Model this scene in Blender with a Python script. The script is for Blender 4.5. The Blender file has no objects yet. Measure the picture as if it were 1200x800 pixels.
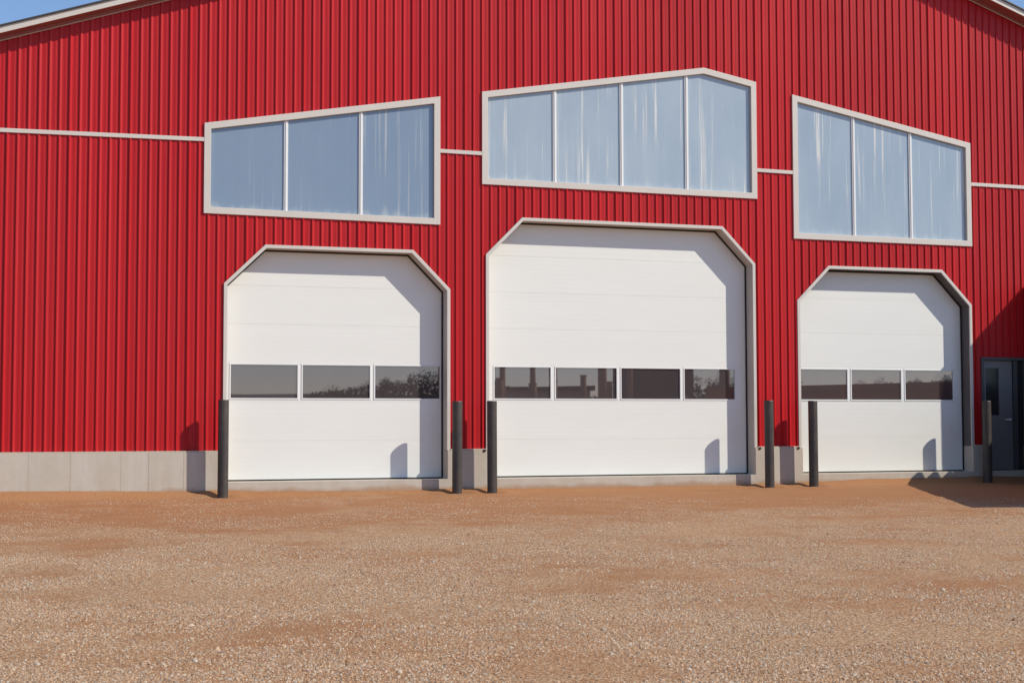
import bpy, bmesh, math, random
import numpy as np
from mathutils import Matrix, Vector, noise

random.seed(4)
rng = np.random.default_rng(4)
scene = bpy.context.scene
COL = scene.collection
ZO = 1.30                      # heights below are measured from the eye, which is 1.30 m above the yard's datum
R = math.radians

# ------------------------------------------------------------------ helpers
def tag(o, label=None, cat=None, group=None, kind=None):
    if label: o['label'] = label
    if cat: o['category'] = cat
    if group: o['group'] = group
    if kind: o['kind'] = kind
    return o

def empty(name, loc):
    o = bpy.data.objects.new(name, None)
    COL.objects.link(o)
    o.location = loc
    return o

class MB:
    """collects solids (coordinates: x along the wall, y into the building, z from eye height)"""
    def __init__(s): s.v = []; s.f = []
    def add(s, verts, faces):
        n = len(s.v); s.v += [tuple(p) for p in verts]; s.f += [tuple(n+i for i in f) for f in faces]
        return s
    def box(s, x0, x1, y0, y1, z0, z1):
        v = [(x, y, z) for z in (z0, z1) for y in (y0, y1) for x in (x0, x1)]
        return s.add(v, [(0,2,3,1),(4,5,7,6),(0,1,5,4),(2,6,7,3),(0,4,6,2),(1,3,7,5)])
    def prism(s, poly, y0, y1):
        n = len(poly)
        v = [(x, y0, z) for x, z in poly] + [(x, y1, z) for x, z in poly]
        f = [tuple(range(n)), tuple(range(2*n-1, n-1, -1))]
        f += [(i, i+n, (i+1) % n+n, (i+1) % n) for i in range(n)]
        return s.add(v, f)
    def ring(s, outer, inner, y0, y1, closed=True, yin=None):
        n = len(outer)
        v = [(x, y0, z) for x, z in outer] + [(x, y0, z) for x, z in inner] + [(x, y1, z) for x, z in outer] + [(x, y1, z) for x, z in inner]
        f = []
        for i in range(n if closed else n-1):
            j = (i+1) % n
            f += [(i, j, n+j, n+i), (2*n+i, 3*n+i, 3*n+j, 2*n+j), (i, 2*n+i, 2*n+j, j), (n+i, n+j, 3*n+j, 3*n+i)]
        if not closed:
            f += [(0, n, 3*n, 2*n), (n-1, 3*n-1, 4*n-1, 2*n-1)]
        return s.add(v, f)
    def cyl(s, x, y, z0, z1, r, seg=28, r2=None):
        r2 = r if r2 is None else r2
        a = [2*math.pi*i/seg for i in range(seg)]
        v = [(x+r*math.cos(t), y+r*math.sin(t), z0) for t in a] + [(x+r2*math.cos(t), y+r2*math.sin(t), z1) for t in a]
        f = [tuple(range(seg-1, -1, -1)), tuple(range(seg, 2*seg))] + [(i, (i+1) % seg, seg+(i+1) % seg, seg+i) for i in range(seg)]
        return s.add(v, f)
    def build(s, name, mat, parent=None, origin=(0, 0, 0), bevel=0, smooth=False, fix=True):
        me = bpy.data.meshes.new(name)
        ox, oy, oz = origin
        zo = 0 if parent is not None or origin != (0, 0, 0) else ZO
        me.from_pydata([(a-ox, b-oy, c-oz+zo) for a, b, c in s.v], [], s.f)
        if fix:
            bm = bmesh.new(); bm.from_mesh(me)
            bmesh.ops.recalc_face_normals(bm, faces=bm.faces)
            bm.to_mesh(me); bm.free()
        o = bpy.data.objects.new(name, me)
        COL.objects.link(o)
        if mat: me.materials.append(mat)
        if parent is not None: o.parent = parent
        elif origin != (0, 0, 0): o.location = (ox, oy, oz+ZO)
        if bevel:
            m = o.modifiers.new('edge', 'BEVEL'); m.width = bevel; m.segments = 2; m.limit_method = 'ANGLE'; m.angle_limit = R(35)
        if smooth:
            for p in me.polygons: p.use_smooth = len(p.vertices) == 4
        return o

def inset(poly, w, closed=True):
    """offset a polygon / polyline inwards (points run clockwise seen from the yard: left-bottom, left-top, right-top ...)"""
    n = len(poly); out = []
    def off(p, q):
        dx, dz = q[0]-p[0], q[1]-p[1]; l = math.hypot(dx, dz)
        nx, nz = dz/l, -dx/l
        return (p[0]+nx*w, p[1]+nz*w), (dx/l, dz/l)
    for i in range(n):
        p = poly[i]
        if not closed and i == 0: out.append(off(p, poly[1])[0]); continue
        if not closed and i == n-1:
            a, d = off(poly[i-1], p); out.append((a[0]+p[0]-poly[i-1][0], a[1]+p[1]-poly[i-1][1])); continue
        a, d1 = off(poly[i-1], p); b, d2 = off(p, poly[(i+1) % n])
        det = d1[0]*-d2[1]+d2[0]*d1[1]
        t = ((b[0]-a[0])*-d2[1]+d2[0]*(b[1]-a[1]))/det
        out.append((a[0]+d1[0]*t, a[1]+d1[1]*t))
    return out

# ------------------------------------------------------------------ materials
class NT:
    def __init__(s, name):
        s.m = bpy.data.materials.new(name); s.m.use_nodes = True
        s.t = s.m.node_tree; s.b = s.t.nodes['Principled BSDF']; s.out = s.t.nodes['Material Output']
    def n(s, typ, **k):
        x = s.t.nodes.new(typ)
        for a, v in k.items():
            if a.startswith('i_'): x.inputs[int(a[2:])].default_value = v
            else: setattr(x, a, v)
        return x
    def l(s, a, b): s.t.links.new(a, b)
    def coord(s, scale=(1, 1, 1), which='Object'):
        tc = s.n('ShaderNodeTexCoord'); mp = s.n('ShaderNodeMapping'); mp.inputs['Scale'].default_value = scale
        s.l(tc.outputs[which], mp.inputs['Vector']); return mp.outputs['Vector']
    def noise(s, vec, scale, detail=4, rough=.55):
        x = s.n('ShaderNodeTexNoise'); x.inputs['Scale'].default_value = scale; x.inputs['Detail'].default_value = detail; x.inputs['Roughness'].default_value = rough
        s.l(vec, x.inputs['Vector']); return x.outputs['Fac']
    def ramp(s, fac, *stops):
        x = s.n('ShaderNodeValToRGB'); e = x.color_ramp.elements
        while len(e) < len(stops): e.new(.5)
        for q, (p, c) in zip(e, stops): q.position = p; q.color = c if len(c) == 4 else (*c, 1)
        s.l(fac, x.inputs['Fac']); return x.outputs['Color']
    def mix(s, fac, a, b, mode='MIX'):
        x = s.n('ShaderNodeMix', data_type='RGBA', blend_type=mode)
        for sock, v in ((x.inputs[0], fac), (x.inputs[6], a), (x.inputs[7], b)):
            if hasattr(v, 'node'): s.l(v, sock)
            else: sock.default_value = v if isinstance(v, (int, float)) else (v if len(v) == 4 else (*v, 1))
        return x.outputs[2]
    def math(s, op, a, b=None):
        x = s.n('ShaderNodeMath', operation=op)
        for i, v in enumerate((a, b)):
            if v is None: continue
            if hasattr(v, 'node'): s.l(v, x.inputs[i])
            else: x.inputs[i].default_value = v
        return x.outputs[0]
    def xyz(s, vec):
        x = s.n('ShaderNodeSeparateXYZ'); s.l(vec, x.inputs[0]); return x.outputs
    def bump(s, h, strength=.3, dist=.01):
        x = s.n('ShaderNodeBump'); x.inputs['Strength'].default_value = strength; x.inputs['Distance'].default_value = dist
        s.l(h, x.inputs['Height']); s.l(x.outputs[0], s.b.inputs['Normal'])
    def base(s, c):
        if hasattr(c, 'node'): s.l(c, s.b.inputs['Base Color'])
        else: s.b.inputs['Base Color'].default_value = (*c, 1)
    def set(s, **k):
        for a, v in k.items():
            i = s.b.inputs[a.replace('_', ' ')]
            if hasattr(v, 'node'): s.l(v, i)
            else: i.default_value = v
        return s

def painted(name, col, rough=.45, var=.06, bump=.0, spec=.5):
    m = NT(name); v = m.coord()
    f = m.noise(v, 1.7, 6)
    m.base(m.mix(f, tuple(c*(1-var*1.6) for c in col), tuple(min(1, c*(1+var)) for c in col)))
    m.set(Roughness=rough, Specular_IOR_Level=spec)
    if bump: m.bump(m.noise(v, 60, 3), bump, .002)
    return m.m

# red ribbed sheet: panel to panel tint, fine waviness (oil canning) and faint weathering
def red_sheet():
    m = NT('red_sheet'); tc = m.coord()
    X, Y, Z = m.xyz(tc)
    pan = m.math('FLOOR', m.math('DIVIDE', m.math('ADD', X, 40.0), .9))
    wn = m.n('ShaderNodeTexWhiteNoise', noise_dimensions='1D'); m.l(pan, wn.inputs['W'])
    c = m.mix(wn.outputs['Value'], (.375, .0075, .011), (.45, .010, .0135))
    fade = m.noise(m.coord((1, 1, .25)), .35, 3)
    c = m.mix(m.math('MULTIPLY', fade, .35), c, (.50, .020, .025))
    st = m.noise(m.coord((14, 14, .5)), 1, 4)
    c = m.mix(m.ramp(st, (.6, (0, 0, 0)), (.8, (.18, .18, .18))), c, (.33, .03, .03))
    m.base(c)
    m.set(Roughness=m.ramp(m.noise(tc, .8, 4), (.3, (.36,)*3), (.7, (.48,)*3)), Specular_IOR_Level=.24)
    m.bump(m.noise(m.coord((2.2, 2.2, .5)), 1, 2), .25, .012)
    return m.m

def concrete():
    m = NT('concrete'); v = m.coord(); X, Y, Z = m.xyz(v)
    a = m.noise(v, 1.3, 8, .65); b = m.noise(m.coord((3, 3, .35)), 2.2, 5)
    c = m.mix(a, (.40, .345, .285), (.57, .51, .44))
    c = m.mix(m.ramp(b, (.45, (0, 0, 0)), (.75, (.5,)*3)), c, (.56, .52, .47))
    # form-board joints
    for x0, w in ((.02, .004), (.62, .006), (1.36, .004), (1.77, .007), (2.3, .005), (-1.1, .005), (6.99, .004), (12.62, .004)):
        j = m.math('LESS_THAN', m.math('ABSOLUTE', m.math('ADD', X, -x0)), w)
        c = m.mix(m.math('MULTIPLY', j, .45), c, (.2, .18, .16))
    # splash-back of mud along the foot
    g = m.math('ADD', m.math('MULTIPLY', m.math('ADD', Z, .99), -9.0), m.math('MULTIPLY', m.math('ADD', m.noise(m.coord((1, 1, 1)), 1.6, 5, .6), -.5), 2.2))
    c = m.mix(m.ramp(g, (.1, (0, 0, 0)), (.75, (.75,)*3)), c, (.36, .22, .13))
    # tie holes
    vo = m.n('ShaderNodeTexVoronoi'); vo.inputs['Scale'].default_value = 1.5; vo.inputs['Randomness'].default_value = .6; m.l(m.coord((1, .01, 1)), vo.inputs['Vector'])
    c = m.mix(m.math('LESS_THAN', vo.outputs['Distance'], .018), c, (.16, .13, .11))
    m.base(c); m.set(Roughness=.9, Specular_IOR_Level=.25)
    m.bump(m.math('ADD', m.noise(v, 35, 6), m.math('MULTIPLY', m.noise(v, 5, 4), 1.5)), .35, .006)
    return m.m

def door_white():
    m = NT('door_white'); v = m.coord(); X, Y, Z = m.xyz(v)
    f = m.noise(m.coord((.6, 1, 3)), 1.2, 5)
    c = m.mix(f, (.735, .735, .70), (.785, .785, .755))
    st = m.noise(m.coord((2, 2, 9)), 1, 6, .7)
    c = m.mix(m.ramp(st, (.56, (0, 0, 0)), (.85, (.3,)*3)), c, (.70, .685, .64))
    m.base(c); m.set(Roughness=.42, Specular_IOR_Level=.45)
    w = m.math('SINE', m.math('MULTIPLY', Z, 2*math.pi/.0763))
    h = m.math('ADD', m.math('MULTIPLY', w, .5), m.math('MULTIPLY', m.noise(m.coord((90, 1, 90)), 1, 2), .25))
    h = m.math('ADD', h, m.math('MULTIPLY', m.noise(m.coord((.5, 1, 2.5)), 1, 2), 4))
    m.bump(h, .07, .004)
    return m.m

def dark_glass():
    m = NT('tinted_glass'); v = m.coord()
    f = m.noise(m.coord((1, 1, .6)), 2.5, 4)
    m.base(m.mix(f, (.185, .150, .158), (.205, .168, .176)))
    m.set(Metallic=.72, Roughness=.012, Specular_IOR_Level=.3)
    m.bump(m.noise(v, .9, 1), .03, .01)
    return m.m

def milky_panel(name, haze_sheen, sill):
    m = NT(name); v = m.coord()
    s1 = m.noise(m.coord((13, 1, .28)), 1, 5, .6)
    s2 = m.noise(m.coord((.55, 1, .35)), 1, 3)
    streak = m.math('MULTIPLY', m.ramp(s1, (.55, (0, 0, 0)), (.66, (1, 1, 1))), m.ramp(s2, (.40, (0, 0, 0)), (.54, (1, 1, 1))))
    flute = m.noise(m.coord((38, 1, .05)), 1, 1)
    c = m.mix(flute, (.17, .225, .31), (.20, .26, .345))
    c = m.mix(m.ramp(m.noise(m.coord((1.1, 1, .6)), 1.0, 5, .6), (.35, (haze_sheen*.85,)*3), (.7, (haze_sheen*1.1+.08,)*3)), c, (.43, .50, .55))  # paler mix: milkiness plus painted-in sky sheen, stronger towards the sun side
    X, Y, Z = m.xyz(v)
    foot = m.math('SUBTRACT', m.math('ADD', sill, .36), m.math('ADD', Z, m.math('MULTIPLY', m.noise(m.coord((7, 1, .8)), 1, 4), .55)))
    c = m.mix(m.ramp(foot, (0, (0, 0, 0)), (.26, (.55,)*3)), c, (.58, .57, .55))
    c = m.mix(m.math('MULTIPLY', streak, .35+haze_sheen*.75), c, (.66, .65, .62))
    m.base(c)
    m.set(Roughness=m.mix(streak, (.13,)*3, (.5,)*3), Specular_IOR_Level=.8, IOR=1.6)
    m.bump(flute, .06, .004)
    return m.m

def bollard_mat():
    m = NT('bollard_sleeve'); v = m.coord()
    st = m.noise(m.coord((22, 22, .7)), 1, 5, .6)
    c = m.mix(st, (.022, .020, .021), (.065, .054, .050))
    c = m.mix(m.ramp(m.noise(v, 2.5, 6, .65), (.45, (0, 0, 0)), (.75, (.7,)*3)), c, (.115, .085, .066))
    X, Y, Z = m.xyz(v)
    foot = m.ramp(m.math('ADD', Z, m.math('MULTIPLY', m.noise(v, 9, 3), .16)), (.0, (.75,)*3), (.22, (0, 0, 0)))
    c = m.mix(foot, c, (.19, .12, .075))
    m.base(c); m.set(Roughness=.5, Specular_IOR_Level=.45)
    m.bump(st, .25, .004)
    return m.m

def ground_mat():
    m = NT('yard_ground'); v = m.coord(); X, Y, Z = m.xyz(v)
    big = m.noise(m.coord((.30, .34, 1)), 1, 5, .6)
    mid = m.noise(m.coord((1.3, 1.2, 1)), 1, 7, .68)
    near = m.ramp(m.math('MULTIPLY', Y, -.1), (.2, (.0,)*3), (.8, (1,)*3))      # bare dirt in the strip along the wall
    g = m.math('ADD', m.math('ADD', m.math('MULTIPLY', big, 1.0), m.math('MULTIPLY', mid, .8)), m.math('MULTIPLY', near, .30))
    g = m.math('SUBTRACT', g, .45)
    grav = m.ramp(g, (.56, (0, 0, 0)), (.82, (1, 1, 1)))
    fine = m.noise(v, 45, 6, .7)
    dirt = m.mix(fine, (.271, .114, .045), (.414, .195, .087))
    dirt = m.mix(m.ramp(m.noise(m.coord((1.1, 1.9, 1)), 1.3, 7, .65), (.35, (0, 0, 0)), (.7, (.6,)*3)), dirt, (.381, .190, .092))
    vo = m.n('ShaderNodeTexVoronoi'); vo.inputs['Scale'].default_value = 46; m.l(v, vo.inputs['Vector'])
    vo2 = m.n('ShaderNodeTexVoronoi'); vo2.inputs['Scale'].default_value = 95; m.l(v, vo2.inputs['Vector'])
    def stones(q):
        w = m.n('ShaderNodeSeparateColor'); m.l(q.outputs['Color'], w.inputs[0])
        return m.ramp(w.outputs[0], (0, (.210, .108, .051)), (.2, (.518, .298, .157)), (.55, (.644, .436, .266)), (.85, (.671, .544, .385)), (1, (.350, .264, .199)))
    st = m.mix(.45, stones(vo), stones(vo2))
    edge = m.ramp(vo.outputs['Distance'], (.3, (0, 0, 0)), (.7, (.9,)*3))
    st = m.mix(edge, st, (.294, .153, .072))
    c = m.mix(m.math('ADD', m.math('MULTIPLY', grav, .82), .1), dirt, st)
    m.base(c); m.set(Roughness=.95, Specular_IOR_Level=.2)
    h = m.math('ADD', m.math('MULTIPLY', m.math('SUBTRACT', 1.0, vo.outputs['Distance']), .6), m.math('MULTIPLY', m.math('SUBTRACT', 1.0, vo2.outputs['Distance']), .35))
    h = m.math('ADD', h, m.math('MULTIPLY', fine, .6))
    m.bump(h, .7, .014)
    return m.m

def pebble_mat():
    m = NT('pebble'); a = m.n('ShaderNodeAttribute', attribute_name='tint')
    m.base(a.outputs['Color']); m.set(Roughness=.85, Specular_IOR_Level=.3)
    return m.m

def leaf_mat(name, c0, c1):
    m = NT(name); v = m.coord()
    m.base(m.mix(m.noise(v, 1.5, 3), c0, c1)); m.set(Roughness=.7)
    return m.m

M = dict(
    red=red_sheet(), concrete=concrete(), white=door_white(), glass=dark_glass(), milky_clear=milky_panel('milky_panel_clear', .0, 3.37), milky_sheen_strong=milky_panel('milky_panel_sheen_strong', .66, 4.06), milky_sheen_soft=milky_panel('milky_panel_sheen_soft', .52, 3.37), bollard=bollard_mat(),
    ground=ground_mat(), pebble=pebble_mat(),
    trim=painted('tan_trim', (.60, .555, .51), .5, .05, .05),
    jamb=painted('jamb_trim', (.50, .45, .405), .5, .05, .05),
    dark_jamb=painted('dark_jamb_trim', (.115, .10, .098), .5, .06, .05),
    bar=painted('white_bar', (.74, .74, .74), .4, .04),
    seal=painted('black_rubber', (.018, .017, .017), .7, .1),
    entry_glass=painted('entry_glass', (.025, .025, .027), .22, .05),
    soffit=painted('soffit_sheet', (.34, .10, .10), .6, .06),
    roof=painted('roof_sheet', (.05, .045, .045), .5, .1),
    flash=painted('base_flashing', (.55, .46, .38), .5, .08),
    entry=painted('entry_door_shade_tone', (.17, .17, .175), .5, .05),  # leaf colour darkened to carry the deep shade of this corner
    entryf=painted('entry_frame_shade_tone', (.07, .07, .075), .5, .05),  # corner shade put into the frame colour as well
    wood=painted('weathered_timber', (.50, .31, .17), .8, .25, .4),
    greyshed=painted('grey_shed_boards', (.74, .66, .56), .8, .5, .3),
    shed=painted('dark_shed_boards', (.09, .065, .055), .8, .2, .3),
    leaf=leaf_mat('foliage', (.035, .045, .02), (.09, .085, .04)),
    bark=painted('bark', (.10, .075, .055), .9, .2, .5),
    hill=leaf_mat('hill_grass', (.07, .07, .035), (.11, .095, .05)),
)

# ------------------------------------------------------------------ the barn
AP = 11.30                                         # apex of the gable
def soff(x): return 5.995+.34*(x if x < AP else 2*AP-x)
X0, X1 = -3.6, 26.2
ZB = -.425                                         # foot of the siding
barn = empty('barn', (0, 0, ZO))
tag(barn, 'red ribbed metal barn with three white overhead doors and angled upper windows', 'barn')

WIN = [   # outer outline, clockwise from bottom left ; mullions
    ([(2.571, 3.285), (2.571, 4.712), (6.413, 5.392), (6.413, 3.255)], (3.863, 5.083)),
    ([(7.134, 3.965), (7.134, 5.521), (11.219, 6.230), (12.243, 6.046), (12.243, 3.950)], (8.435, 9.661, 10.891)),
    ([(12.961, 3.270), (12.961, 5.872), (16.700, 5.205), (16.700, 3.262)], (14.22, 15.416)),
]
DOOR = [  # l, a, b, r, shoulder, top, panes, pane z0,z1
    (2.895, 3.540, 5.955, 6.585, 2.195, 2.825, [(3.045, 4.110), (4.192, 5.297), (5.382, 6.479)], .398, .932),
    (7.199, 7.837, 11.554, 12.186, 2.795, 3.436, [(7.427, 8.428), (8.521, 9.638), (9.725, 10.835), (10.917, 11.893)], .404, .933),
    (13.012, 13.653, 16.034, 16.666, 2.170, 2.807, [(13.167, 14.162), (14.250, 15.289), (15.380, 16.409)], .404, .950),
]
ENTRY = (16.85, 17.86, 1.20)

def poly_span(poly, x):
    zs = []
    for (xa, za), (xb, zb) in zip(poly, poly[1:]+poly[:1]):
        if xa != xb and min(xa, xb)-1e-9 <= x <= max(xa, xb)+1e-9: zs.append(za+(zb-za)*(x-xa)/(xb-xa))
    return (min(zs), max(zs)) if zs else None

holes = [inset(w, .04) for w, _ in WIN]
for l, a, b, r, s, t, *_ in DOOR:
    p = inset([(l, ZB-.5), (l, s), (a, t), (b, t), (r, s), (r, ZB-.5)], .03)
    holes.append(p)
holes.append([(ENTRY[0]+.02, ZB-.5), (ENTRY[0]+.02, ENTRY[2]-.02), (ENTRY[1]-.02, ENTRY[2]-.02), (ENTRY[1]-.02, ZB-.5)])
ZT = 4.462                                         # the trim that divides the two runs of sheet
PITCH, YF = .150, .030
def sheet(lower):
    mb = MB()
    prof = []
    x = -.372-24*PITCH
    k = 0
    while x < X1:
        big = 1.25 if k % 6 == 0 else 1.0
        h = .019*big
        prof += [(x, YF), (x+.006, YF-h), (x+.006+.010*big, YF-h), (x+.046, YF), (x+.078, YF), (x+.083, YF-.002), (x+.106, YF-.002), (x+.111, YF)]
        x += PITCH; k += 1
    prof = [p for p in prof if X0 < p[0] < X1]
    xs = [p[0] for p in prof]
    extra = sorted({q[0] for h in holes for q in h}|{AP})
    allx = sorted(set(xs)|set(extra))
    ys = np.interp(allx, xs, [p[1] for p in prof])
    for i in range(len(allx)-1):
        xa, xb = allx[i], allx[i+1]
        if xb-xa < 1e-6: continue
        xm = (xa+xb)/2
        lo = (ZB, ZB) if lower else (ZT, ZT)
        hi = (ZT, ZT) if lower else (soff(xa), soff(xb))
        cuts = []
        for h in holes:
            if min(q[0] for q in h) < xm < max(q[0] for q in h):
                e = 1e-7
                sa, sb = poly_span(h, xa+e), poly_span(h, xb-e)
                cuts.append(((sa[0], sb[0]), (sa[1], sb[1])))
        cuts.sort(key=lambda c: c[0][0])
        cur = lo
        segs = []
        for c0, c1 in cuts:
            top = (min(c0[0], hi[0]), min(c0[1], hi[1]))
            if max(top[0]-cur[0], top[1]-cur[1]) > 1e-4: segs.append((cur, (max(top[0], cur[0]), max(top[1], cur[1]))))
            cur = (max(cur[0], c1[0]), max(cur[1], c1[1]))
        if max(hi[0]-cur[0], hi[1]-cur[1]) > 1e-4: segs.append((cur, (max(hi[0], cur[0]), max(hi[1], cur[1]))))
        for a, b in segs:
            mb.add([(xa, ys[i], a[0]), (xb, ys[i+1], a[1]), (xb, ys[i+1], b[1]), (xa, ys[i], b[0])], [(0, 1, 2, 3)])
    return mb
for lower in (True, False):
    sheet(lower).build('siding', M['red'], barn, fix=False)

# body behind the sheets
mb = MB()
mb.prism([(X0+.05, -1.6), (X0+.05, soff(X0)-.02), (X0+.2, soff(X0+.2)-.02), (X0+.2, -1.6)], .06, 24)
mb.prism([(X1-.2, -1.6), (X1-.2, soff(X1-.2)-.02), (X1-.05, soff(X1-.05)-.02), (X1-.05, -1.6)], .06, 24)
mb.prism([(X0+.2, -1.6), (X0+.2, soff(X0+.2)-.03), (AP, soff(AP)-.03), (X1-.2, soff(X1-.2)-.03), (X1-.2, -1.6)], 23.8, 23.95)
mb.build('wall', M['red'], barn)

# roof, soffit, rake trim
OV = .26
L0, L1 = X0-.5, X1+.5
def band(lo, hi, y0, y1, xa=L0, xb=L1):
    return MB().prism([(xa, soff(xa)+lo), (AP, soff(AP)+lo), (xb, soff(xb)+lo), (xb, soff(xb)+hi), (AP, soff(AP)+hi), (xa, soff(xa)+hi)], y0, y1)
band(.092, .116, -OV-.03, 24.3).build('roof', M['roof'], barn)
band(.0, .02, -OV+.025, .045).build('soffit', M['soffit'], barn)
for xa, xb in ((L0, AP), (AP, L1)):
    MB().prism([(xa, soff(xa)-.006), (xb, soff(xb)-.006), (xb, soff(xb)+.090), (xa, soff(xa)+.090)], -OV, -OV+.023).build('rake_trim', M['trim'], barn)
    MB().prism([(xa, soff(xa)-.052), (xb, soff(xb)-.052), (xb, soff(xb)-.002), (xa, soff(xa)-.002)], -.006, .009).build('frieze_board', M['soffit'], barn)
    MB().prism([(xa, soff(xa)-.068), (xb, soff(xb)-.068), (xb, soff(xb)-.054), (xa, soff(xa)-.054)], -.010, .006).build('frieze_trim', M['flash'], barn)

# trim between the two runs of sheet
for xa, xb, dz0, dz1 in ((X0, 2.571, -.075, -.003), (6.413, 7.134, .030, .026), (12.243, 12.961, .012, .006), (16.70, X1, -.022, -.05)):
    za, zb = 4.455+dz0, 4.455+dz1
    MB().prism([(xa, za-.032), (xb, zb-.032), (xb, zb+.032), (xa, za+.032)], .004, .045).build('trim_strip', M['trim'], barn, bevel=.004)

# foundation with its thresholds
EX0, EX1 = ENTRY[0]+.06, ENTRY[1]-.06
fz = ZB-.022
poly = [(X0, -1.8), (X0, fz)]
for l, a, b, r, *_ in DOOR:
    poly += [(l+.055, fz), (l+.055, -.915), (r-.055, -.915), (r-.055, fz)]
poly += [(EX0, fz), (EX0, -.905), (EX1, -.905), (EX1, fz), (X1, fz), (X1, -1.8)]
MB().prism(poly, -.035, .55).build('foundation', M['concrete'], barn, bevel=.006)
# tan flashing at the foot of the sheets, with dark end clips
for xa, xb in ((X0, 2.895), (6.585, 7.199), (12.186, 13.012), (16.666, 16.85), (17.86, X1)):
    MB().box(xa+.002, xb-.002, -.030, .055, ZB-.020, ZB-.001).build('base_flashing', M['flash'], barn, bevel=.003)
for x in (7.16, 12.215, 12.975):
    MB().box(x-.022, x+.022, -.050, -.036, ZB-.050, ZB-.012).build('end_clip', M['seal'], barn, bevel=.004)

# upper windows
for wi, (poly, mull) in enumerate(WIN):
    inner = inset(poly, .105)
    fr = MB().ring(poly, inset(poly, .105), 0.0, .030)
    fr.ring(inset(poly, .05), inset(poly, .1048), .0305, .10)
    f = fr.build('window', M['trim'], barn, bevel=.004)
    ext = inset(poly, .09)
    lo, hi = min(p[0] for p in ext), max(p[0] for p in ext)
    edges = [lo, *mull, hi]
    for xa, xb in zip(edges, edges[1:]):
        a, b = xa+.004, xb-.004
        sa, sb = poly_span(ext, a), poly_span(ext, b)
        top = [(x, z) for x, z in ext if a < x < b and z > sa[0]+.5]
        MB().prism([(a, sa[0]), (a, sa[1]), *top, (b, sb[1]), (b, sb[0])], .055, .070).build('pane', M[('milky_clear', 'milky_sheen_strong', 'milky_sheen_soft')[wi]], f)
    for x in mull:
        sa, sb = poly_span(inner, x-.033), poly_span(inner, x+.033)
        b = MB().prism([(x-.033, sa[0]), (x-.033, sa[1]), (x+.033, sb[1]), (x+.033, sb[0])], .036, .053)
        b.prism([(x-.010, sa[0]), (x-.010, sa[1]), (x+.010, sb[1]), (x+.010, sb[0])], .026, .0358)
        b.build('mullion', M['bar'], f, bevel=.003)

# overhead doors
YD = .27
for di, (l, a, b, r, s, t, panes, pz0, pz1) in enumerate(DOOR):
    out = [(l, ZB-.02), (l, s), (a, t), (b, t), (r, s), (r, ZB-.02)]
    inn = inset(out, .055, closed=False)
    fr = MB().ring(out, inn, 0.0, .030, closed=False)
    lin = inset(out, .03, closed=False)
    fo = fr.build('door_frame', M['trim'], barn, bevel=.004)
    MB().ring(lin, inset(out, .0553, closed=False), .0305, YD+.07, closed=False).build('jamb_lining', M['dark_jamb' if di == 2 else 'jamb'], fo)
    # leaf: insulated sections with a shadow gap between them
    xa, xb = l+.058, r-.058
    z = -.892
    leaf = MB()
    wh = (.617, .617, .627)[di]
    k = 0
    while z < t:
        zt = min(z+wh, t+.1)
        if z-.01 < (pz0+pz1)/2 < zt:
            zz0, zz1 = z, zt
            # glazed section: rails and stiles round the panes
            leaf.box(xa, xb, YD, YD+.05, z+.0008, pz0-.02)
            leaf.box(xa, xb, YD, YD+.05, pz1+.02, zt-.0008)
            ed = [xa]+[v for p in panes for v in (p[0]-.02, p[1]+.02)]+[xb]
            for q in range(0, len(ed), 2):
                if ed[q+1]-ed[q] > .004: leaf.box(ed[q], ed[q+1], YD+.0005, YD+.0495, pz0-.02, pz1+.02)
        else:
            leaf.box(xa, xb, YD, YD+.05, z+.0008, zt-.0008)
        leaf.box(xa+.002, xb-.002, YD+.005, YD+.04, zt-.0008, zt+.0008)
        z += wh; k += 1
    d = leaf.build('overhead_door', M['white'], barn, bevel=.001)
    d['label'] = ('white overhead door with three tinted panes below the left upper window', 'tall white overhead door with four tinted panes in the middle of the barn',
                  'white overhead door with three tinted panes beside the shaded entry door')[di]
    for p in panes:
        o = [(p[0]-.02, pz0-.02), (p[0]-.02, pz1+.02), (p[1]+.02, pz1+.02), (p[1]+.02, pz0-.02)]
        MB().ring(o, inset(o, .022), YD-.008, YD+.03).build('pane_frame', M['bar'], d, bevel=.003)
        MB().box(p[0]-.004, p[1]+.004, YD+.012, YD+.022, pz0-.004, pz1+.004).build('pane', M['glass'], d)
    MB().box(xa, xb, YD+.004, YD+.046, -.912, -.893).build('bottom_seal', M['seal'], d)
    o2 = inset(out, .0556, closed=False); o2[0] = (o2[0][0], -.89); o2[-1] = (o2[-1][0], -.89)
    i2 = inset(out, .082, closed=False); i2[0] = (i2[0][0], -.89); i2[-1] = (i2[-1][0], -.89)
    MB().ring(o2, i2, YD-.022, YD-.0085, closed=False).build('weather_seal', M['seal'], d)

# person door, in the shade of the added wing
x0, x1, zt = ENTRY
o = [(x0, -.90), (x0, zt), (x1, zt), (x1, -.90)]
ef = MB().ring(o, inset(o, .055, closed=False), .0, .12, closed=False).build('entry_frame', M['entryf'], barn, bevel=.004)
el = MB()
lx0, lx1 = x0+.06, 17.56
gx0, gx1, gz0, gz1 = lx0+.07, lx0+.36, .12, 1.00
el.box(lx0, lx1, .060, .105, -.89, gz0); el.box(lx0, lx1, .060, .105, gz1, zt-.06)
el.box(lx0, gx0, .0605, .1045, gz0, gz1); el.box(gx1, lx1, .0605, .1045, gz0, gz1)
ed = el.build('entry_door', M['entry'], barn, bevel=.003)
MB().box(gx0-.003, gx1+.003, .078, .088, gz0-.003, gz1+.003).build('pane', M['entry_glass'], ed)
hb = MB(); hb.box(lx1-.09, lx1-.05, .035, .0595, .02, .06); hb.box(lx1-.19, lx1-.05, .018, .034, .03, .05)
hb.build('handle', M['bar'], ed, bevel=.004)
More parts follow.
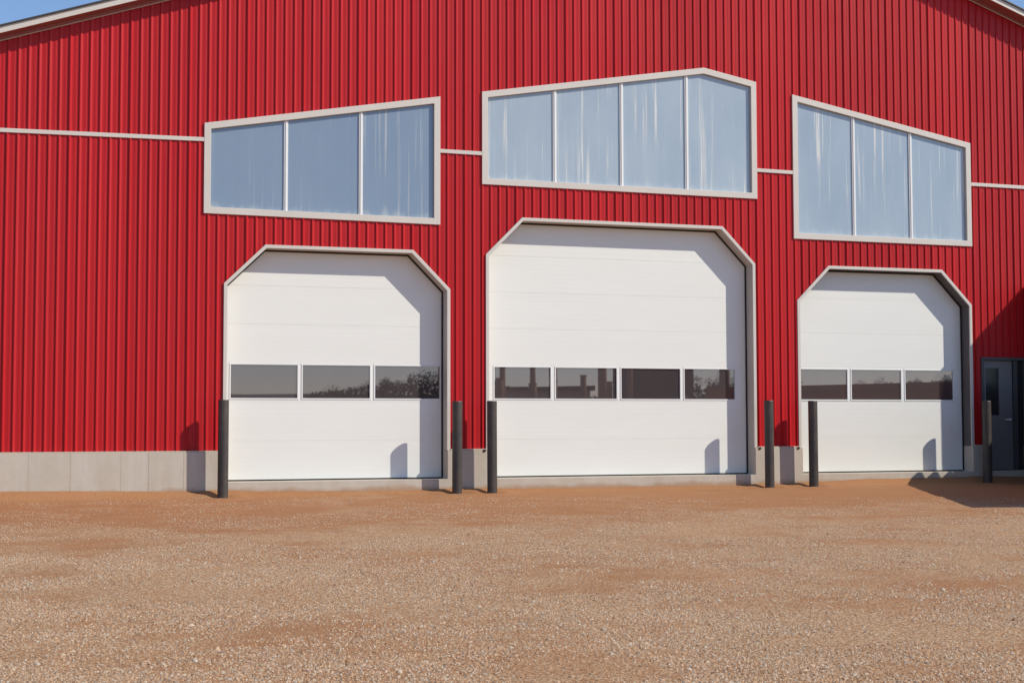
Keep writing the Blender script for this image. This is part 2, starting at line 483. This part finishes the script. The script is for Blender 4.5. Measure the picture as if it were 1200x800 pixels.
MB().box(17.58, 17.66, .03, .115, -.90, zt-.056).build('door_post', M['entryf'], ef, bevel=.003)
MB().box(17.662, x1-.057, .070, .085, -.89, zt-.06).build('sidelight', M['entry_glass'], ef)

# ------------------------------------------------------------------ low wing, made up to cast the shadow on the entry door
WX, WL, WZ = 17.90, .95, 2.56
wing = empty('shade_wing', (18.2, 0, ZO-1.0))
tag(wing, 'low dark side wing added to shade the entry door at the right edge', 'wing')
def wb(mb, name, mat, **k):
    mb.v = [(a-18.2, b, c+1.0) for a, b, c in mb.v]
    return mb.build(name, mat, wing, **k)
wmb = MB(); x = WX+.13
wmb.box(WX+.02, 27, -WL+.005, -.002, -1.6, WZ-.06)
wb(wmb, 'wall', M['roof'])  # dark wall also lowers the light reaching the entry
wb(MB().prism([(WX-.04, WZ-.10), (WX-.04, WZ), (27.2, WZ+2.6), (27.2, WZ+2.5)], -WL, -.002), 'roof', M['roof'], bevel=.004)
wb(MB().box(WX-.058, WX-.042, -WL-.01, -.002, WZ-.125, WZ-.005), 'eave_trim', M['flash'], bevel=.003)

# ------------------------------------------------------------------ bollards
BOL = [
    (2.868, -.29, .362, 'charcoal bollard at the far left, standing before the red wall beside the left garage door'),
    (6.617, -.29, .350, 'charcoal bollard at the right side of the left garage door, leftmost of the pair'),
    (7.213, -.29, .357, 'charcoal bollard at the left side of the tall middle garage door'),
    (12.266, -.29, .377, 'charcoal bollard at the right side of the tall middle garage door'),
    (13.130, -.29, .373, 'charcoal bollard in front of the left part of the right garage door'),
    (16.722, -.30, .382, 'charcoal bollard in deep shade before the entry door'),
]
def gz_wall(x):
    return float(np.interp(x, [-5, .23, 2.1, 4.8, 7, 12.7, 14.1, 15.4, 18, 26], [-.96, -.985, -1.025, -1.07, -1.08, -1.085, -1.01, -1.0, -1.0, -1.0]))
def gh(x, y):
    d = max(0.0, -y)
    w = gz_wall(x)
    f = -1.150+.030*max(0, min(1, (x-11)/5))
    if d < .3: z = w+(f-w)*(d/.3)
    else: z = f+np.interp(d, [.3, 3, 10, 18, 60], [0, -.05, -.09, -.12, -.15])
    if d > 0 and d < 40 and -9 < x < 26:
        z += (noise.noise((x*.55, y*.55, 3.1))*.018+noise.noise((x*1.9, y*1.9, 7.7))*.009+noise.noise((x*6, y*6, 1.2))*.005)*min(1, .35+d*.25)
    for bx, by, *_ in BOL:                      # a shallow scuffed collar round each post
        q = math.hypot(x-bx, y-by)
        if q < .5: z += -.030*math.exp(-(q/.14)**2)+.022*math.exp(-((q-.27)/.10)**2)
    if y > .1: z = -1.20
    return float(z)
proto = None
for bx, by, bt, lab in BOL:
    zb = gh(bx, by)-.05
    if proto is None:
        H = bt-zb
        o = MB().cyl(0, 0, 0, H-.012, .0815).cyl(0, 0, H-.012, H, .0815, r2=.076).build('bollard', M['bollard'], None, fix=True)
        for v in o.data.vertices: v.co.z -= ZO
        for p in o.data.polygons: p.use_smooth = len(p.vertices) == 4
        bm = bmesh.new(); bm.from_mesh(o.data); bmesh.ops.remove_doubles(bm, verts=bm.verts, dist=.0005); bm.to_mesh(o.data); bm.free()
        m = o.modifiers.new('edge', 'EDGE_SPLIT'); m.split_angle = R(40)
        proto = o
    else:
        o = proto.copy(); COL.objects.link(o)
    o.location = (bx, by, ZO+zb)
    o.scale = (1, 1, (bt-zb)/H)
    o.rotation_euler = (random.uniform(-.004, .004), random.uniform(-.004, .004), random.uniform(0, 6))
    tag(o, lab, 'bollard', 'bollards guarding the garage doors')

# ------------------------------------------------------------------ ground, one sheet out to the horizon
xs = np.concatenate([[-900, -400, -200, -100, -60, -35, -20, -12], np.arange(-8, 25, .09), [27, 32, 45, 70, 120, 200, 400, 900]])
ysn = np.concatenate([[-900, -500, -300, -180, -110, -75, -50, -36, -29], np.arange(-25, .30, .09), [1, 5, 12, 24, 40, 80, 160, 320, 600]])
nx, ny = len(xs), len(ysn)
vz = np.array([[gh(float(x), float(y)) for x in xs] for y in ysn])+ZO
XX, YY = np.meshgrid(xs, ysn)
co = np.stack([XX, YY, vz], -1).reshape(-1, 3)
idx = np.arange(nx*ny).reshape(ny, nx)
quads = np.stack([idx[:-1, :-1], idx[:-1, 1:], idx[1:, 1:], idx[1:, :-1]], -1).reshape(-1, 4)
def np_mesh(name, co, faces, k):
    me = bpy.data.meshes.new(name)
    me.vertices.add(len(co)); me.vertices.foreach_set('co', co.astype(np.float32).ravel())
    me.loops.add(faces.size); me.loops.foreach_set('vertex_index', faces.astype(np.int32).ravel())
    me.polygons.add(len(faces)); me.polygons.foreach_set('loop_start', np.arange(0, faces.size, k, dtype=np.int32))
    me.update(calc_edges=True); me.validate()
    o = bpy.data.objects.new(name, me); COL.objects.link(o); return o
g = np_mesh('ground', co, quads, 4)
g.data.polygons.foreach_set('use_smooth', np.ones(len(quads), bool))
g.data.materials.append(M['ground']); tag(g, kind='structure')

# loose stones lying on it
N = 620000
u = rng.random(N)
d = 4.5+18.2*u**1.35                                   # metres in front of the lens
yw = -23.3+d*.95
side = rng.random(N)
px = d*(-.03+.80*side)-.3
py = yw-.35*(px-.4*d)
keep = (py < -.12) & (px > -1.5) & (px < 19)
px, py = px[keep], py[keep]
mask = np.array([noise.fractal((a*.7, b*.85, 9.3), .8, 2.0, 5) for a, b in zip(px, py)])
nearw = np.clip((-py-1.5)/7, .34, 1)
keep = rng.random(len(px)) < np.clip(.58+mask*1.7, .06, 1)*nearw
px, py = px[keep], py[keep]
n = len(px)
ix = np.clip(np.searchsorted(xs, px)-1, 0, nx-2); iy = np.clip(np.searchsorted(ysn, py)-1, 0, ny-2)
fx = (px-xs[ix])/(xs[ix+1]-xs[ix]); fy = (py-ysn[iy])/(ysn[iy+1]-ysn[iy])
pz = (vz[iy, ix]*(1-fx)+vz[iy, ix+1]*fx)*(1-fy)+(vz[iy+1, ix]*(1-fx)+vz[iy+1, ix+1]*fx)*fy
size = .0034+.0062*rng.random(n)**3
size[rng.random(n) < .004] *= 2.0
octa = np.array([(1, 0, -.2), (0, 1, -.2), (-1, 0, -.2), (0, -1, -.2), (0, 0, .9)])
of = np.array([(0, 1, 4), (1, 2, 4), (2, 3, 4), (3, 0, 4)])
ang = rng.random(n)*6.283
jit = 1+.35*(rng.random((n, 5, 3))-.5)
P = octa[None]*jit*np.stack([size*(.8+.7*rng.random(n)), size, size*(.6+.5*rng.random(n))], -1)[:, None, :]
P[:, 4, :2] += (rng.random((n, 2))-.5)*size[:, None]*.8
ca, sa = np.cos(ang)[:, None], np.sin(ang)[:, None]
Q = np.stack([P[..., 0]*ca-P[..., 1]*sa+px[:, None], P[..., 0]*sa+P[..., 1]*ca+py[:, None], P[..., 2]+(pz+size*.25)[:, None]], -1)
peb = np_mesh('gravel', Q.reshape(-1, 3), (of[None]+5*np.arange(n)[:, None, None]).reshape(-1, 3), 3)
pal = np.array([(.469, .283, .164), (.521, .355, .237), (.534, .422, .318), (.404, .229, .125), (.221, .127, .079), (.546, .460, .374), (.261, .211, .180)])
w = rng.choice(len(pal), n, p=[.28, .25, .14, .17, .06, .05, .05])
tint = np.ones((n, 5, 4)); tint[:, :, :3] = (pal[w]*(.82+.3*rng.random((n, 1))))[:, None, :]
at = peb.data.color_attributes.new('tint', 'FLOAT_COLOR', 'POINT')
at.data.foreach_set('color', tint.astype(np.float32).ravel())
peb.data.materials.append(M['pebble'])
tag(peb, 'loose pale gravel scattered over the brown dirt yard', 'gravel', kind='stuff')

# ------------------------------------------------------------------ things outside the frame that shade or are mirrored
def local_box(mb, cx, cy, ang, x0, x1, y0, y1, z0, z1):
    n = len(mb.v); mb.box(x0, x1, y0, y1, z0, z1)
    c, s = math.cos(ang), math.sin(ang)
    mb.v[n:] = [(cx+a*c-b*s, cy+a*s+b*c, z) for a, b, z in mb.v[n:]]
# made-up timber stack out of view, casting the ground shadow at right
mb = MB()
A = math.atan2(-4.7, -2.0)                      # runs from near the wall towards the viewer
for lay in range(12):
    z0 = -1.18+lay*.165
    for q in range(8):
        j = random.uniform(-.04, .04)
        local_box(mb, 17.22, -1.24, A, j*.3-q*.3*.45, 6.2+j, .02+q*.30, .02+q*.30+.285, z0, z0+.155)
ts = mb.build('shadow_stack', M['wood'], None, origin=(17.22, -1.24, -1.2))
tag(ts, 'unseen stack of sawn timber added to cast the ground shadow at right', 'shadow caster')

ms = empty('sky_blocker_shed', (20.5, -5.2, ZO-1.2)); tag(ms, 'unseen dark shed added right of the yard to block sky light', 'shed')  # shed made up to cut sky light at the entry corner
MB().box(0, 9, .8, 4.1, -.3, 4.1).build('wall', M['shed'], ms)
MB().prism([(-.15, 4.102), (9.2, 5.6), (9.2, 5.8), (-.15, 4.2)], .65, 4.15).build('roof', M['roof'], ms)
def tree(x, y, z, h, w, seed, lab):
    rn = random.Random(seed)
    root = empty('tree', (x, y, z)); tag(root, lab, 'tree', 'trees across the yard, mirrored in the door glass')
    t = MB().cyl(0, 0, 0, h*.55, w*.06, 8, r2=w*.025)
    for k in range(5):
        a = rn.uniform(0, 6.28); z0 = h*rn.uniform(.25, .5); L = w*.35
        p0 = Vector((0, 0, z0)); p1 = Vector((math.cos(a)*L, math.sin(a)*L, z0+h*.22))
        e = Vector((-math.sin(a), math.cos(a), 0))*w*.018; f = Vector((0, 0, w*.018))
        t.add([p0+e, p0+f, p0-e, p0-f, p1+e*.3, p1+f*.3, p1-e*.3, p1-f*.3], [(0, 1, 5, 4), (1, 2, 6, 5), (2, 3, 7, 6), (3, 0, 4, 7)])
    t.build('trunk', M['bark'], root)
    c = MB()
    cl = []
    for k in range(22):
        a = rn.uniform(0, 6.28); rr = w*.5*math.sqrt(rn.random()); zz = rn.uniform(.22, .95)
        rr *= 1.25*math.sqrt(max(0.05, 1-((zz-.5)/.52)**2))
        cl.append((math.cos(a)*rr, math.sin(a)*rr, zz*h, w*rn.uniform(.10, .2)))
    for cx, cy, cz, cr in cl:
        for q in range(150):
            v = Vector((rn.gauss(0, 1), rn.gauss(0, 1), rn.gauss(0, .8))).normalized()*cr*rn.random()**.4
            p = Vector((cx, cy, cz))+v
            a = Vector((rn.uniform(-1, 1), rn.uniform(-1, 1), rn.uniform(-1, 1))).normalized(); b = a.orthogonal().normalized()
            s = w*rn.uniform(.008, .02)
            c.add([p-a*s, p-b*s*.6, p+a*s, p+b*s*.6], [(0, 1, 2, 3)])
    c.build('crown', M['leaf'], root, fix=False)
TREES = [(41, 5.2, 6), (46, 6.0, 6), (50, 6.6, 7), (54, 7.5, 8), (60, 8.6, 8), (101, 8, 7), (107, 9.0, 9), (124, 6.0, 7), (131, 7.0, 8), (138, 8.4, 9), (146, 8.8, 9)]
KIND = ['small bushy tree with an open crown', 'rounded leafy tree', 'tall full-crowned tree']
for k, (tx, th, tw) in enumerate(TREES):
    tree(tx, -175-(k*37 % 11), ZO-1.3, th+1.0, tw, k, f'{KIND[k % 3]} across the yard, {["first","second","third","fourth","fifth","sixth","seventh","eighth","ninth","tenth","eleventh"][k]} from the left')
# far wood and the low hill beyond
mb = MB()
for k in range(26000):
    x = random.uniform(20, 190)
    base = float(np.interp(x, [20, 40, 44, 56, 72, 80, 104, 108, 124, 128, 144, 147, 156, 190], [2.5, 3.5, 6, 7.4, 9.5, 6, 5, 8, 8, 5, 4.6, 7.0, 8.4, 9.6]))+1.6*noise.noise((x*.16, 0, 0))+1.1*noise.noise((x*.6, 2, 0))
    h = random.random()**.75*max(.6, base)
    p = Vector((x, -215+random.uniform(-6, 6), -1.3+h)); s = random.uniform(.15, .4)
    a = Vector((random.uniform(-1, 1), random.uniform(-1, 1), random.uniform(-1, 1))).normalized(); b = a.orthogonal().normalized()
    mb.add([p-a*s, p-b*s*.7, p+a*s, p+b*s*.7], [(0, 1, 2, 3)])
o = mb.build('distant_wood', M['leaf'], None, fix=False); tag(o, 'far-off line of scrub and woodland across the fields', 'woodland', kind='stuff')
hx = np.linspace(-500, 800, 90); rows = [(-330, 0), (-380, .45), (-440, .85), (-520, 1), (-640, .6), (-800, 0)]
hv = []; hf = []
for y, k in rows:
    for x in hx: hv.append((x, y, -1.75+k*(13.0-5.2*min(1, max(0, (x-110)/180))+1.6*noise.noise((x*.006, y*.004, .5))+1.2*noise.noise((x*.02, y*.01, 4.5)))))
nh = len(hx)
for r_ in range(len(rows)-1):
    for c_ in range(nh-1): hf.append((r_*nh+c_, r_*nh+c_+1, (r_+1)*nh+c_+1, (r_+1)*nh+c_))
o = MB().add(hv, hf).build('hills', M['hill'], None, fix=True, smooth=True); tag(o, kind='structure')
# yard gear opposite the middle door
ORD = ['first', 'second', 'third', 'fourth', 'fifth', 'sixth', 'seventh', 'eighth', 'ninth', 'tenth', 'eleventh', 'twelfth']
for k, (px_, py_, hh, pr_) in enumerate([(23.6, -50, 3.7, .20), (24.4, -52, 4.4, .16), (25.1, -49, 3.4, .20), (25.8, -51, 4.9, .15), (26.6, -50, 3.6, .2), (27.3, -52, 4.9, .22), (28.3, -50, 3.9, .16),
                                    (29.0, -49, 4.9, .24), (30.2, -51, 3.6, .18), (31.0, -50, 4.8, .16), (36.7, -50, 4.9, .28), (38.2, -51, 3.7, .18)]):
    p = MB().cyl(0, 0, -.3, hh, pr_, 16).cyl(0, 0, hh, hh+.05, pr_+.03, 16)
    o = p.build('timber_post', M['wood'], None, origin=(0, 0, .0001), smooth=True)
    o.location = (px_, py_, ZO-1.4)
    tag(o, f'weathered round timber post across the yard, {ORD[k]} from the left', 'post', 'timber posts mirrored in the middle door')
def shed(x, y, w, d, h, wm, lab):
    r = empty('storage_shed', (x, y, ZO-1.4)); tag(r, lab, 'shed')
    MB().box(-w/2, w/2, -d/2, d/2, -.2, h).build('wall', M[wm], r)
    MB().prism([(-w/2-.2, h+.002), (w/2+.2, h+.002), (w/2+.2, h+.3), (-w/2-.2, h+.12)], -d/2-.3, d/2+.3).build('roof', M['roof'], r)
    MB().box(-w*.2, w*.15, d/2+.002, d/2+.05, -.1, 2.6).build('door', M['wood'], r)
    MB().box(w*.24, w*.38, d/2+.002, d/2+.04, 2.3, 2.9).build('vent_panel', M['bar'], r)
shed(34.1, -54, 3.3, 4, 5.2, 'shed', 'dark tall storage shed across the yard, mirrored in the middle door')
shed(28.2, -60, 7.2, 4, 3.3, 'greyshed', 'wide grey storage shed behind timber posts, mirrored in the middle door')
# ------------------------------------------------------------------ light, sky, camera
SUN = Vector((1.47, -1.0, 1.38)).normalized()
sun = bpy.data.lights.new('sun', 'SUN'); sun.energy = 4.4; sun.angle = R(.53); sun.color = (1.0, .935, .80)
so = bpy.data.objects.new('sun', sun); COL.objects.link(so); so.location = (30, -40, 30)
so.rotation_euler = SUN.to_track_quat('Z', 'Y').to_euler()
w = bpy.data.worlds.new('World'); scene.world = w; w.use_nodes = True
nt = w.node_tree; bg = nt.nodes['Background']
sky = nt.nodes.new('ShaderNodeTexSky'); sky.sky_type = 'NISHITA'; sky.sun_disc = False
sky.sun_elevation = math.asin(SUN.z); sky.sun_rotation = math.atan2(SUN.x, SUN.y)
sky.air_density = 0.8; sky.dust_density = 0.1; sky.ozone_density = 3.0
nt.links.new(sky.outputs[0], bg.inputs[0]); bg.inputs[1].default_value = .15

cam = bpy.data.cameras.new('camera'); co_ = bpy.data.objects.new('camera', cam); COL.objects.link(co_)
cam.sensor_width = 36; cam.lens = 36*1723.86/1200; cam.clip_end = 3000; cam.clip_start = .05
yaw, pitch, roll = .317797, .0550897, -.0020316
co_.matrix_world = Matrix.Translation((0, -23.261, ZO)) @ Matrix.Rotation(-yaw, 4, 'Z') @ Matrix.Rotation(math.pi/2+pitch, 4, 'X') @ Matrix.Rotation(roll, 4, 'Z')
scene.camera = co_
scene.view_settings.view_transform = 'Standard'; scene.view_settings.look = 'None'
scene.view_settings.exposure = 0.08; scene.view_settings.gamma = 1.0
